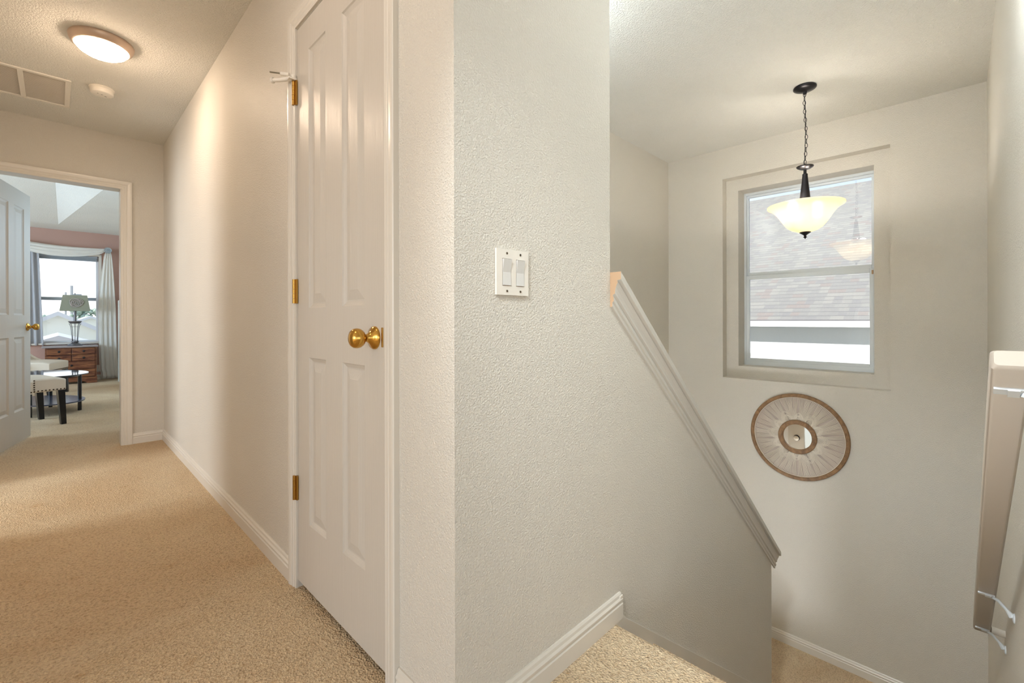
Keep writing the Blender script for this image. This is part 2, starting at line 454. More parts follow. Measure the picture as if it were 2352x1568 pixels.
# bedroom shell
bm = BM()
slab_holes(bm, 'y', BY, BY + 0.16, -3.5, 0.95, 0, 2.6, [(-0.62, 0.500, 0.632, 2.052)])
struct('wall_bedroom_far', bm, M['pink'])
bm = BM(); box(bm, 0.80, 0.95, Y5 + T, BY, 0, 2.6); struct('wall_bedroom_right', bm, M['wall'])
bm = BM()
def face(pts): bm.faces.new([bm.verts.new(p) for p in pts])
P0 = (0.024, 9.67, H); zt = lambda y: H + 0.15*(9.67 - y)
face([(-3.5, 9.67, H), (0.95, 9.67, H), (0.95, BY + .1, H), (-3.5, BY + .1, H)])
face([P0, (0.95, 9.67, H), (0.95, Y5 + T, H), (0.60, Y5 + T, H)])
face([P0, (0.60, Y5 + T, H), (-0.08, Y5 + T, zt(Y5 + T)), (-0.006, 7.9, zt(7.9))])
face([(-3.5, 9.67, H), P0, (-0.006, 7.9, zt(7.9)), (-0.08, Y5 + T, zt(Y5 + T)), (-3.5, Y5 + T, zt(Y5 + T))])
g = bmesh.ops.extrude_face_region(bm, geom=bm.faces[:])
bmesh.ops.translate(bm, verts=[v for v in g['geom'] if isinstance(v, bmesh.types.BMVert)], vec=(0, 0, 0.2))
struct('ceiling_bedroom', bm, M['ceiling'])
bm = BM(); slab_holes(bm, 'x', -3.6, -3.5, Y5 + T, BY, 0, 3.6, [(5.6, 9.4, 0.5, 2.15)]); struct('wall_bedroom_left', bm, M['wall'])
bm = BM(); box(bm, -3.5, 0.95, Y5, Y5 + T, H, 3.4); struct('wall_bedroom_near', bm, M['wall'])

# ------------------------------------------------------------------ mouldings
BP = [(0, 0), (0.014, 0), (0.014, 0.048), (0.011, 0.052), (0.011, 0.057), (0.0135, 0.060), (0.0135, 0.064), (0.009, 0.070), (0.0075, 0.078), (0.004, 0.083), (0, 0.083)]
def base(name, p0, p1, nrm, z=0.0, m0=0, m1=0):
    """m0/m1: mitre: +1 lengthens the end with the projection, -1 shortens it"""
    bm = BM(); p0 = Vector(p0); p1 = Vector(p1); n = Vector(nrm); d = (p1 - p0).normalized()
    A = [bm.verts.new(p0 + n*a + Vector((0, 0, z + h)) - d*a*m0) for a, h in BP]
    B = [bm.verts.new(p1 + n*a + Vector((0, 0, z + h)) + d*a*m1) for a, h in BP]
    k = len(BP); bm.faces.new(A); bm.faces.new(list(reversed(B)))
    for i in range(k): bm.faces.new((A[i], B[i], B[(i+1) % k], A[(i+1) % k]))
    return struct(name, bm, M['white'], bevel=0)
base('baseboard_hall_right', (X1, 1.790, 0), (X1, Y5, 0), (-1, 0, 0), m1=-1)
base('baseboard_hall_corner', (X1, Y1, 0), (X1, 1.038, 0), (-1, 0, 0), m0=1)
base('baseboard_hall_end', (0.425, Y5, 0), (X1, Y5, 0), (0, -1, 0), m1=-1)
base('baseboard_stair', (X1, Y1, 0), (1.318, Y1, 0), (0, -1, 0), m0=1)
base('baseboard_landing', (X3, Y3, 0), (X3, Y4, 0), (-1, 0, 0), z=ZL, m0=-1)
base('baseboard_bedroom', (-3.4, BY, 0), (0.80, BY, 0), (0, -1, 0))

# skirt board running down beside the carpeted stairs
bm = BM()
sk = lambda x: -0.008 - 0.741*(x - 1.337)
prism(bm, [(1.262, Y1, -0.20), (1.262, Y1, -0.001), (1.305, Y1, 0.0), (1.305, Y1, 0.075), (1.322, Y1, 0.075), (1.322, Y1, 0.010), (1.345, Y1, sk(1.345)), (XE, Y1, sk(XE)), (XE, Y1, sk(XE) - 0.33), (1.32, Y1, -0.36)], (0, -0.012, 0))
struct('trim_1', bm, M['white'], bevel=0.002)

# sloping cap and moulding on top of the knee wall
CP = [(0.0, -0.092), (-0.008, -0.091), (-0.008, -0.080), (-0.013, -0.076), (-0.013, -0.066), (-0.010, -0.064), (-0.010, -0.060), (-0.018, -0.056), (-0.018, -0.050), (-0.021, -0.040), (-0.026, -0.031), (-0.029, -0.027), (-0.026, -0.025), (-0.026, -0.022), (-0.040, -0.020),
      (-0.040, 0.0), (T + 0.03, 0.0), (T + 0.03, -0.03), (T + 0.0, -0.09), (T, -0.001 - ZK), (0.0, -0.001 - ZK)]
bm = BM()
xa, xb = X2 + 0.001, 3.07
A = [bm.verts.new((xa, Y1 + a, cap_z(xa) + h*1.22)) for a, h in CP]
B = [bm.verts.new((xb - h*0.0, Y1 + a, cap_z(xb) + h*1.22)) for a, h in CP]
k = len(CP)
f0 = bm.faces.new(A); f0.material_index = 1; bm.faces.new(list(reversed(B)))
for i in range(k): bm.faces.new((A[i], B[i], B[(i+1) % k], A[(i+1) % k]))
M['cap_paint'] = simple('grey white painted cap', srgb(206, 202, 194), rough=0.3)
struct('trim_2', bm, [M['cap_paint'], M['tan_wood']])

# ------------------------------------------------------------------ door casings
CS = [(0.0, 0.0), (0.0, 0.009), (0.004, 0.011), (0.014, 0.010), (0.018, 0.013), (0.024, 0.0145), (0.030, 0.013), (0.034, 0.0155), (0.046, 0.0175), (0.055, 0.0175), (0.058, 0.015), (0.058, 0.0)]
def casing(name, a, b, top, to3, prof=CS, scale=1.0, mat=None, parent=None):
    """U shaped mitred casing around an opening a..b up to top; to3(s, depth, z)"""
    bm = BM(); loops = []
    for w, d in prof:
        w *= scale
        loops.append([bm.verts.new(Vector(to3(s, d, z))) for s, z in ((a - w, 0.0), (a - w, top + w), (b + w, top + w), (b + w, 0.0))])
    for l0, l1 in zip(loops[:-1], loops[1:]):
        for i in range(3): bm.faces.new((l0[i], l0[i+1], l1[i+1], l1[i]))
    return struct(name, bm, mat or M['white'], parent=parent)
casing('trim_3', 1.097, 1.737, 2.060, lambda s, d, z: (X1 - d, s, z))
casing('trim_4', -0.345, 0.363, 2.022, lambda s, d, z: (s, Y5 - d, z), scale=1.12)

def jambs(name, axis, t0, t1, a, b, top, th=0.02):
    bm = BM()
    for (p0, p1, q0, q1) in ((a - th, a, 0, top + th), (b, b + th, 0, top + th), (a, b, top, top + th)):
        if axis == 'x': box(bm, t0, t1, p0, p1, q0, q1)
        else: box(bm, p0, p1, t0, t1, q0, q1)
    return struct(name, bm, M['white'])
jambs('trim_5', 'x', X1 - 0.001, X1 + T + 0.001, 1.097, 1.738, 2.058)
jambs('trim_6', 'y', Y5 - 0.001, Y5 + T + 0.001, -0.328, 0.357, 2.022)

# ------------------------------------------------------------------ panel doors
def door_leaf(name, W, z0, z1, cols, rows, mtx, th=0.035):
    """local: x from hinge, -y = visible face, z up"""
    bm = BM()
    xs = sorted({0.0, W, *[c for cc in cols for c in cc]}); zs = sorted({z0, z1, *[r for rr in rows for r in rr]})
    V = {}
    def v(x, y, z):
        key = (round(x, 5), round(y, 5), round(z, 5))
        if key not in V: V[key] = bm.verts.new(mtx @ Vector(key))
        return V[key]
    ring = [(0.0, 0.0), (0.003, 0.004), (0.009, 0.0075), (0.014, 0.010), (0.018, 0.010), (0.046, 0.0035), (0.048, 0.0028)]
    for i in range(len(xs)-1):
        for j in range(len(zs)-1):
            a, b, c, d = xs[i], xs[i+1], zs[j], zs[j+1]
            if (a, b) in cols and (c, d) in rows:
                for (i0, d0), (i1, d1) in zip(ring[:-1], ring[1:]):
                    o = [(a+i0, c+i0), (b-i0, c+i0), (b-i0, d-i0), (a+i0, d-i0)]; n = [(a+i1, c+i1), (b-i1, c+i1), (b-i1, d-i1), (a+i1, d-i1)]
                    for q in range(4):
                        r = (q+1) % 4
                        bm.faces.new((v(o[q][0], d0, o[q][1]), v(o[r][0], d0, o[r][1]), v(n[r][0], d1, n[r][1]), v(n[q][0], d1, n[q][1])))
                iN, dN = ring[-1]
                bm.faces.new((v(a+iN, dN, c+iN), v(b-iN, dN, c+iN), v(b-iN, dN, d-iN), v(a+iN, dN, d-iN)))
            else:
                bm.faces.new((v(a, 0, c), v(b, 0, c), v(b, 0, d), v(a, 0, d)))
    bk = [bm.verts.new(mtx @ Vector(p)) for p in ((0, th, z0), (W, th, z0), (W, th, z1), (0, th, z1))]
    bm.faces.new(list(reversed(bk)))
    edge = [[v(x, 0, z0) for x in xs], [v(W, 0, z) for z in zs], [v(x, 0, z1) for x in reversed(xs)], [v(0, 0, z) for z in reversed(zs)]]
    for s in range(4):
        bm.faces.new(edge[s] + [bk[(s+1) % 4], bk[s]])
    return struct(name, bm, M['door'])

def knob(parent, mtx, name='door_knob', side=1):
    """round brass knob; local +z of mtx is outward from the door"""
    bm = BM()
    prof = [(0.0325, 0.0), (0.0325, 0.003), (0.030, 0.007), (0.022, 0.011), (0.016, 0.016), (0.0125, 0.021), (0.0105, 0.026), (0.0115, 0.031), (0.016, 0.034),
            (0.022, 0.038), (0.0262, 0.045), (0.0275, 0.053), (0.0262, 0.061), (0.021, 0.068), (0.012, 0.0725), (0.0, 0.074)]
    lathe(bm, prof, seg=40); bmesh.ops.transform(bm, matrix=mtx, verts=bm.verts)
    return link(name, bm, M['brass'], parent, smooth=True, label='polished brass round knob')

# closet door: hinges on the far (left) side; local x -> -Y, local y -> +X
mt = Matrix(((0, 1, 0, X1 - 0.002), (-1, 0, 0, 1.735), (0, 0, 1, 0), (0, 0, 0, 1)))
cols = [(0.105, 0.247), (0.368, 0.514)]; rows = [(0.262, 0.855), (1.030, 1.943)]
d1 = door_leaf('door_1', 0.635, 0.030, 2.054, cols, rows, mt)
tag(d1, 'narrow white four panel door with brass knob in hallway')
km = Matrix.Translation((X1 - 0.002, 1.163, 0.937)) @ Matrix.Rotation(-PI/2, 4, 'Y')
knob(d1, km)
bm = BM(); lathe(bm, [(0.0, 0.0), (0.016, 0.0), (0.016, 0.002), (0, 0.002)], (0, 0, 0)); bmesh.ops.scale(bm, vec=(1, 0.45, 1.8), verts=bm.verts)
bm.free()
bm = BM(); box(bm, X1 - 0.004, X1 + 0.01, 1.115, 1.124, 0.912, 0.966)
link('latch_plate', bm, M['brass_dull'], d1, bevel=0.001, label='dark brass latch plate')
def hinge(zc, parent):
    bm = BM(); yb = 1.742; xb = X1 - 0.012
    for i in range(5):
        z0 = zc - 0.044 + i*0.0178
        lathe(bm, [(0, z0 + 0.0003), (0.0063, z0 + 0.0003), (0.0063, z0 + 0.0173), (0, z0 + 0.0173)], (xb, yb, 0), seg=16)
    box(bm, X1 - 0.010, X1 - 0.004, yb - 0.016, yb - 0.002, zc - 0.044, zc + 0.045)
    return link('hinge', bm, M['brass_dull'], parent, smooth='auto', label='brass hinge')
hinge(1.822, d1); hinge(1.092, d1); hinge(0.370, d1)

# hinge pin door stop on the top hinge
t = empty('door_stop', (X1 - 0.012, 1.742, 1.868), label='small white hinge pin door stop with a steel rod above the top brass hinge', cat='door stop')
bm = BM(); box(bm, -0.020, 0.006, -0.012, 0.012, 0.0, 0.006); lathe(bm, [(0, 0), (0.010, 0), (0.010, 0.018), (0, 0.018)], (0, 0, 0.001), seg=16)
tube(bm, [(-0.006, 0.0, 0.008), (-0.020, 0.02, 0.006), (-0.038, 0.042, 0.004), (-0.050, 0.060, 0.006)], [0.009, 0.008, 0.007, 0.007], 10)
link('bracket', bm, M['plastic'], t, smooth='auto')
bm = BM(); tube(bm, [(-0.012, 0.01, 0.022), (-0.032, 0.035, 0.028)], 0.007, 10); link('rod_sleeve', bm, M['plastic'], t, smooth='auto')
bm = BM(); tube(bm, [(-0.030, 0.033, 0.0275), (-0.058, 0.072, 0.038)], 0.003, 8); link('rod', bm, M['steel'], t, smooth='auto')
bm = BM(); lathe(bm, [(0, 0), (0.010, 0), (0.011, 0.004), (0.010, 0.008), (0, 0.008)], (-0.050, 0.060, 0.006), (-0.6, 0.8, 0), seg=14); link('bumper', bm, M['plastic'], t, smooth='auto')

# bedroom door standing open into the bedroom: hinge at left jamb
hx, hy, fx, fy = -0.335, 4.845, -0.155, 5.585
dl = Vector((fx - hx, fy - hy, 0)); Wd = dl.length; dl.normalize(); nrm = Vector((dl.y, -dl.x, 0))   # visible side
mt2 = Matrix(((dl.x, -nrm.x, 0, hx), (dl.y, -nrm.y, 0, hy), (0, 0, 1, 0), (0, 0, 0, 1)))
c2 = [(0.13, 0.33), (0.43, 0.63)]
d2 = door_leaf('door_2', Wd, 0.015, 2.035, c2, [(0.262, 0.855), (1.030, 1.90)], mt2)
tag(d2, 'white panel door standing open into the bedroom')
kp = Vector((hx, hy, 0.935)) + dl*(Wd - 0.065)
knob(d2, Matrix.Translation(kp) @ nrm.to_track_quat('Z', 'Y').to_matrix().to_4x4())

# ------------------------------------------------------------------ stair window
w1 = empty('window_1', (X3 + 0.24, 0.89, 1.335), kind='structure')
def wbox(name, parts, mat, parent, **k):
    bm = BM()
    for p in parts: box(bm, *p)
    o = link(name, bm, mat, parent, **k); o.matrix_parent_inverse = Matrix.Translation(-Vector(parent.location)); return o
y0, y1, z0, z1 = RC; gx = X3 + 0.235
wbox('window_frame', [(gx, gx+.05, y0, y0+.018, z0, z1), (gx, gx+.05, y1-.018, y1, z0, z1), (gx, gx+.05, y0+.018, y1-.018, z1-.02, z1), (gx, gx+.05, y0+.018, y1-.018, z0, z0+.038)], M['alu'], w1, bevel=.002)
a, b = y0 + .018, y1 - .018
wbox('upper_sash', [(gx+.026, gx+.046, a, a+.014, 1.365, z1-.02), (gx+.026, gx+.046, b-.014, b, 1.365, z1-.02), (gx+.027, gx+.046, a+.014, b-.014, z1-.038, z1-.02), (gx+.020, gx+.046, a+.014, b-.014, 1.3625, 1.392)], M['alu'], w1, bevel=.002)
wbox('lower_sash', [(gx+.004, gx+.024, a, a+.024, z0+.038, 1.362), (gx+.004, gx+.024, b-.024, b, z0+.038, 1.362), (gx+.002, gx+.024, a+.024, b-.024, 1.330, 1.362), (gx+.002, gx+.024, a+.024, b-.024, z0+.038, z0+.060)], M['alu'], w1, bevel=.002)
wbox('upper_pane', [(gx+.034, gx+.038, a+.014, b-.014, 1.392, z1-.038)], M['glass'], w1)
wbox('lower_pane', [(gx+.012, gx+.016, a+.024, b-.024, z0+.060, 1.330)], M['glass'], w1)
wbox('sash_latch', [(gx-.004, gx+.006, a+.001, a+.012, 1.318, 1.348)], M['tan_wood'], w1, bevel=.002, label='small tan sash latch')
wbox('lift_tab', [(gx-.002, gx+.004, b-.032, b-.024, z0+.075, z0+.10)], M['alu'], w1)

# ------------------------------------------------------------------ light switch
t = empty('light_switch', (0.811, Y1, 1.105), label='white double rocker light switch plate on the beige corner wall', cat='light switch')
bm = BM()
# plate with two openings
xs = [-0.057, -0.0372, -0.0058, 0.0108, 0.0422, 0.057]
for (x0, x1_) in ((xs[0], xs[1]), (xs[2], xs[3]), (xs[4], xs[5])): box(bm, x0, x1_, -0.006, -0.0005, -0.057, 0.057)
for (x0, x1_) in ((xs[1], xs[2]), (xs[3], xs[4])): box(bm, x0, x1_, -0.006, -0.0005, 0.034, 0.057); box(bm, x0, x1_, -0.006, -0.0005, -0.057, -0.034)
bmesh.ops.remove_doubles(bm, verts=bm.verts, dist=1e-5)
link('cover_plate', bm, M['plastic'], t)
bm = BM(); box(bm, -0.050, 0.050, -0.0015, -0.0004, -0.050, 0.050); link('recess', bm, M['tan_wood'], t)
for cx in (-0.0215, 0.0265):
    bm = BM()
    up = cx < 0
    prism(bm, [(cx - 0.0140, -0.001, -0.0325), (cx - 0.0140, -0.0075, -0.0325), (cx - 0.0140, -0.0055, 0.0), (cx - 0.0140, -0.0105, 0.0325), (cx - 0.0140, -0.001, 0.0325)], (0.028, 0, 0))
    link('rocker', bm, M['rocker'], t, label='light grey rocker')
    for sz in (0.047, -0.047):
        bm = BM(); lathe(bm, [(0, -0.001), (0.0034, -0.001), (0.0030, 0.0012), (0, 0.0016)], (cx, -0.006, sz), (0, -1, 0), seg=16)
        ang = random.uniform(0.6, 2.4); mtx = Matrix.Translation((cx, -0.0078, sz)) @ Matrix.Rotation(ang, 4, 'Y')
        box(bm, -0.0026, 0.0026, -0.0002, 0.0003, -0.0005, 0.0005, 1, mtx)
        link('screw', bm, [M['screw'], M['dark']], t, smooth='auto')

# ------------------------------------------------------------------ ceiling fixtures of the hall, with unseen fill globes added
def flush_light(loc, label, r=0.135, lens='lens'):
    t = empty('ceiling_light', loc, label=label, cat='ceiling light')
    bm = BM(); lathe(bm, [(r*0.98, 0.0), (r, -0.004), (r*0.985, -0.014), (r*0.95, -0.026), (r*0.885, -0.036), (r*0.84, -0.040), (r*0.82, -0.038), (r*0.82, -0.02)], seg=64)
    link('trim_ring', bm, M['ring'], t, smooth=True, label='brushed warm metal ring')
    bm = BM(); lathe(bm, [(r*0.825, -0.034), (r*0.80, -0.042), (r*0.72, -0.056), (r*0.55, -0.070), (r*0.3, -0.080), (0, -0.084)], seg=64)
    link('diffuser', bm, M[lens], t, smooth=True, label='glowing white diffuser')
    return t
flush_light((0.170, 3.17, H), 'round flush ceiling light glowing warm in the hallway', r=0.131)
def fill_globe(loc, label, lens='fill_cool'):  # out of view, added as fill for the hall and stairwell
    t = empty('fill_globe', loc, label=label, cat='ceiling light')
    bm = BM(); lathe(bm, [(0.07, 0), (0.075, -0.01), (0.05, -0.03), (0.045, -0.05)], seg=40); link('canopy', bm, M['bronze'], t, smooth='auto')
    bm = BM(); lathe(bm, [(0.045, -0.045)] + [(0.092*math.cos(a_), -0.125 + 0.092*math.sin(a_)) for a_ in [math.radians(58 - 148*k/20) for k in range(20)]] + [(0, -0.217)], seg=48)
    link('globe', bm, M[lens], t, smooth=True, label='glowing white globe of the added fill light')
t = empty('fill_wall_globe', (1.56, Y3, 2.02), label='unseen fill globe added on the right stair wall above the handrail', cat='wall light')  # out of view, added to brighten the knee wall
bm = BM(); lathe(bm, [(0, 0), (0.055, 0), (0.055, 0.012), (0.02, 0.03), (0.018, 0.05), (0, 0.05)], (0, 0, 0), (0, 1, 0), 28); link('back_plate', bm, M['bronze'], t, smooth='auto')
bm = BM(); lathe(bm, [(0.085*math.sin(PI*k/20), 0.125 - 0.085*math.cos(PI*k/20)) for k in range(21)], (0, 0, 0), (0, 1, 0), 36); link('globe', bm, M['fill_bright'], t, smooth=True, label='glowing white globe of the added fill light')
fill_globe((-0.15, 1.2, H), 'unseen warm fill globe added on the ceiling beside the narrow closet door', 'fill_warm')
fill_globe((1.55, 1.42, H), 'unseen white fill globe added over the lower flight of stairs')

t = empty('smoke_detector', (0.203, 3.815, H), label='round white smoke detector on the hall ceiling', cat='smoke detector')
bm = BM(); lathe(bm, [(0.060, 0), (0.062, -0.004), (0.060, -0.009), (0.055, -0.012)], seg=48); link('base_plate', bm, M['plastic'], t, smooth='auto')
bm = BM(); lathe(bm, [(0.056, -0.010), (0.057, -0.030), (0.053, -0.037), (0.045, -0.040), (0, -0.041)], seg=48)
for (x, y, w) in ((-0.02, -0.015, 0.003), (0.0, -0.005, 0.004), (0.018, 0.012, 0.005)): box(bm, x - w, x + w, y - 0.0015, y + 0.0015, -0.0415, -0.040, 1)
link('cover', bm, [M['plastic'], M['dark']], t, smooth='auto')

# return air grille
t = empty('air_vent', (-0.147, 4.065, H), label='white rectangular return air grille on the hall ceiling', cat='air vent')
bm = BM(); a, b, fr = 0.213, 0.245, 0.026
for q in ((-a, a, -b, -b+fr), (-a, a, b-fr, b), (-a, -a+fr, -b+fr, b-fr), (a-fr, a, -b+fr, b-fr)): box(bm, q[0], q[1], q[2], q[3], -0.008, -0.0005)
link('grille_frame', bm, M['plastic'], t, bevel=.002)
bm = BM(); box(bm, -0.012, 0.012, -b+fr, b-fr, -0.008, -0.001); link('divider_bar', bm, M['plastic'], t, bevel=.001)
bm = BM()
for side in ((-a+fr, -0.012), (0.012, a-fr)):
    for i in range(34):
        y = -b + fr + 0.006 + i*(2*(b-fr) - 0.012)/33
        m_ = Matrix.Translation((0, y, -0.004)) @ Matrix.Rotation(0.25, 4, 'X'); box(bm, side[0], side[1], -0.0045, 0.0045, -0.0006, 0.0006, 0, m_)
link('louvers', bm, M['plastic'], t)
bm = BM(); box(bm, -a+fr, a-fr, -b+fr, b-fr, -0.0008, -0.0003); link('backing', bm, simple('vent shadow box', srgb(228, 222, 212), 0.9), t)
for (x, y) in ((a-0.013, 0.10), (a-0.013, -0.14), (0, b-0.012), (0, -b+0.012)):
    bm = BM(); lathe(bm, [(0, -0.0075), (0.004, -0.0075), (0.0035, -0.009), (0, -0.0095)], (x, y, 0), seg=10); link('screw', bm, M['plastic'], t, smooth='auto')

# ------------------------------------------------------------------ pendant
PX, PY = 3.305, 0.688
t = empty('pendant_light', (PX, PY, H), label='bronze chain pendant with a lit cream glass bowl over the stairs', cat='pendant light')
bm = BM(); lathe(bm, [(0.060, 0), (0.063, -0.004), (0.063, -0.010), (0.060, -0.014), (0.045, -0.022), (0.022, -0.028), (0.012, -0.030), (0.010, -0.045), (0.0, -0.047)], seg=48)
link('canopy', bm, M['bronze'], t, smooth='auto')
def pend_z(z): return z - H
def chain_link(zc, rot, off, w=0.0075, h=0.0145, r=0.0016):
    bm = BM(); pts = []
    for k in range(20):
        a = 2*PI*k/20; x = w*math.cos(a); z = h*math.sin(a)
        pts.append((off[0] + x*math.cos(rot), off[1] + x*math.sin(rot), zc + z))
    tube(bm, pts, r, 6, closed=True); return bm
zt_, zb_ = 2.392, 1.968; n = 17
bmc = None
for i in range(n):
    f = i/(n-1); z = zt_ + (zb_ - zt_)*f; wob = 0.006*math.sin(f*6.0 + 0.8) - 0.003
    b_ = chain_link(pend_z(z), (0.5 if i % 2 else 2.07), (-wob*0.71, wob*0.70))
    link('chain_link', b_, M['bronze'], t, smooth=True)
bm = BM(); pts = []
for i in range(24):
    f = i/23; z = 2.40 + (1.955 - 2.40)*f; wob = 0.004*math.sin(f*5.0 + 2.6)
    pts.append((-wob*0.71 + 0.003, wob*0.7, pend_z(z)))
tube(bm, pts, 0.0017, 6); link('power_cord', bm, M['bronze'], t, smooth=True, label='thin dark cord')
bm = BM(); pts = [(0.013*math.cos(a)*0.70, -0.013*math.cos(a)*0.71, pend_z(1.938) + 0.020*math.sin(a)) for a in [PI*k/10 for k in range(11)]]
tube(bm, pts, 0.0018, 6); link('top_loop', bm, M['bronze'], t, smooth=True)
bm = BM(); lathe(bm, [(0, 1.946-H), (0.020, 1.946-H), (0.046, 1.943-H), (0.0475, 1.941-H), (0.044, 1.935-H), (0.030, 1.926-H), (0.014, 1.922-H), (0.009, 1.920-H)], seg=40)
link('break_disc', bm, M['bronze'], t, smooth='auto')
bm = BM(); lathe(bm, [(0.0085, 1.922-H), (0.0085, 1.905-H), (0.010, 1.897-H), (0.0145, 1.894-H), (0.0150, 1.890-H), (0.0145, 1.886-H), (0.0185, 1.84-H), (0.0240, 1.79-H), (0.0285, 1.748-H), (0.0290, 1.740-H), (0.0255, 1.730-H), (0.0225, 1.727-H), (0.0225, 1.722-H), (0.0190, 1.716-H), (0.0190, 1.700-H), (0.008, 1.695-H), (0.008, 1.53-H)], seg=36)
link('stem', bm, M['bronze'], t, smooth='auto')
bm = BM()
prof = [(0.208, 1.700), (0.209, 1.694), (0.206, 1.690), (0.190, 1.682), (0.172, 1.668), (0.155, 1.648), (0.138, 1.622), (0.118, 1.590), (0.096, 1.562), (0.070, 1.543), (0.040, 1.532), (0.012, 1.528)]
inner = [(r - 0.004 if r > .02 else r, z + 0.004) for r, z in reversed(prof[2:])]
lathe(bm, [(r, z - H) for r, z in prof + inner + [(0.202, 1.697), (0.208, 1.700)]], seg=72)
link('glass_bowl', bm, M['frost'], t, smooth=True, label='flared cream glass bowl')
bm = BM(); lathe(bm, [(0, 1.534-H), (0.030, 1.532-H), (0.031, 1.527-H), (0.024, 1.522-H), (0.015, 1.516-H), (0.008, 1.511-H), (0.0065, 1.505-H), (0.009, 1.501-H), (0.012, 1.499-H), (0.0065, 1.496-H), (0.003, 1.491-H), (0, 1.487-H)], seg=28)
link('finial', bm, M['bronze'], t, smooth='auto')
M['bulb'] = emit('lit bulb', (1.0, 0.90, 0.70, 1), 38.0)
for s in (-1, 1):
    bx_, by_ = s*0.078*0.704, -s*0.078*0.71
    bm = BM(); lathe(bm, [(0, 0.03), (0.012, 0.028), (0.022, 0.015), (0.025, 0.0), (0.021, -0.014), (0.011, -0.023), (0, -0.026)], (bx_, by_, 1.645 - H), seg=20)
    link('light_bulb', bm, M['bulb'], t, smooth=True)
    L = bpy.data.lights.new('bulb_glow', 'POINT'); L.energy = 4.2; L.color = (1.0, 0.94, 0.86); L.shadow_soft_size = 0.03
    lo = bpy.data.objects.new('bulb_glow', L); COL.objects.link(lo); lo.parent = t; lo.location = (bx_*1.0, by_*1.0, 1.700 - H)

# ------------------------------------------------------------------ macrame mirror on the window wall
t = empty('wall_mirror', (X3, 0.887, 0.083), label='round wood framed macrame wall mirror below the stair window', cat='mirror')
# local: x away from wall is -x ; disc in y,z
def annulus(bm, r0, r1, d0, d1, seg=96, round_=0.004, mi=0):
    prof = [(r0, d0), (r0, d1 - round_), (r0 + round_, d1), (r1 - round_, d1), (r1, d1 - round_), (r1, d0), (r0, d0)]
    lathe(bm, prof, (0, 0, 0), (-1, 0, 0), seg, mi)
bm = BM(); annulus(bm, 0.303, 0.330, 0.0, 0.022); link('outer_ring', bm, M['frame_wood'], t, smooth='auto', label='brown wooden outer ring')
bm = BM(); annulus(bm, 0.096, 0.129, 0.010, 0.030); link('inner_ring', bm, M['frame_wood'], t, smooth='auto', label='brown wooden inner ring')
bm = BM(); lathe(bm, [(0.0, 0.018), (0.097, 0.016), (0.097, 0.010), (0, 0.010)], (0, 0, 0), (-1, 0, 0), 64); link('mirror_glass', bm, M['mirror'], t, smooth='auto', label='round mirror glass')
bm = BM(); lathe(bm, [(0.10, 0.003), (0.304, 0.003), (0.304, 0.005), (0.10, 0.005)], (0, 0, 0), (-1, 0, 0), 72); link('backing', bm, simple('taupe gap shade', srgb(182, 168, 158), 0.95), t, smooth='auto')  # added sheet; its taupe stands in for the shade between the cords
bm = BM(); NC = 196
for i in range(NC):
    a = 2*PI*i/NC; g_ = i % 14
    # cords gather in small bundles half way out
    ac = 2*PI*(i // 14 + 0.5)/(NC/14); rk = 0.235 + 0.045*((i//14) % 2)
    am = a + (ac - a)*(0.35 if 4 <= g_ <= 9 else 0.10)
    p = lambda r, ang: (-0.012, r*math.sin(ang), r*math.cos(ang))
    tube(bm, [p(0.120, a), p(0.19, a*0.8 + ac*0.2), p(rk, am), p(0.304, a)], 0.0017, 5, caps=False)
link('radial_cords', bm, M['cord'], t, smooth=True, label='cream strings fanning from inner to outer ring')
bm = BM(); tube(bm, [(-0.014, 0.301*math.sin(2*PI*k/90), 0.301*math.cos(2*PI*k/90)) for k in range(90)], 0.0022, 6, closed=True)
link('edge_cord', bm, M['cord'], t, smooth=True)
def petal(ac, big):
    bm = BM(); R1 = 0.206 if big else 0.184; hw = 0.31 if big else 0.26; d = -0.016 if big else -0.0135
    def outline(s, k=24):
        out = []
        for i in range(k + 1):
            u = i/k
            w = hw*s*math.sin(PI*min(1, (u*0.5 + 0.5)*1.0))**0.8 if False else hw*s*math.cos(u*PI/2)**0.75
            r = 0.124 + (R1 - 0.124)*(1 - (1 - u)**1.0)*1.0
            out.append((r*s + 0.124*(1 - s) if False else 0.120 + (r - 0.120)*s, w))
        return out
    for s in (1.0, 0.90, 0.68, 0.60):
        o = outline(s)
        pts = [(d, r*math.sin(ac - w), r*math.cos(ac - w)) for r, w in o] + [(d, r*math.sin(ac + w), r*math.cos(ac + w)) for r, w in reversed(o[:-1])]
        tube(bm, pts, 0.0019, 5, caps=False)
    for i in range(5, 23):                               # ladder knots between the outlines
        o1 = outline(0.90)[i]; o2 = outline(0.68)[i]
        for sg in (-1, 1):
            tube(bm, [(d, o1[0]*math.sin(ac + sg*o1[1]), o1[0]*math.cos(ac + sg*o1[1])), (d, o2[0]*math.sin(ac + sg*o2[1]), o2[0]*math.cos(ac + sg*o2[1]))], 0.0011, 4, caps=False)
    for i in range(1, 7):                                # lattice in the middle
        r = 0.128 + i*0.0064*(1.15 if big else 0.85); ww = hw*0.56*(1 - i/7.6)**0.6
        m_ = max(2, int(ww*2*r/0.010))
        for k in range(m_ + 1):
            a_ = ac - ww + 2*ww*k/m_; s_ = (1 if (k + i) % 2 else -1)*0.018
            tube(bm, [(d, (r-.003)*math.sin(a_ - s_), (r-.003)*math.cos(a_ - s_)), (d - 0.001, (r+.003)*math.sin(a_ + s_), (r+.003)*math.cos(a_ + s_))], 0.0017, 4)
    return bm
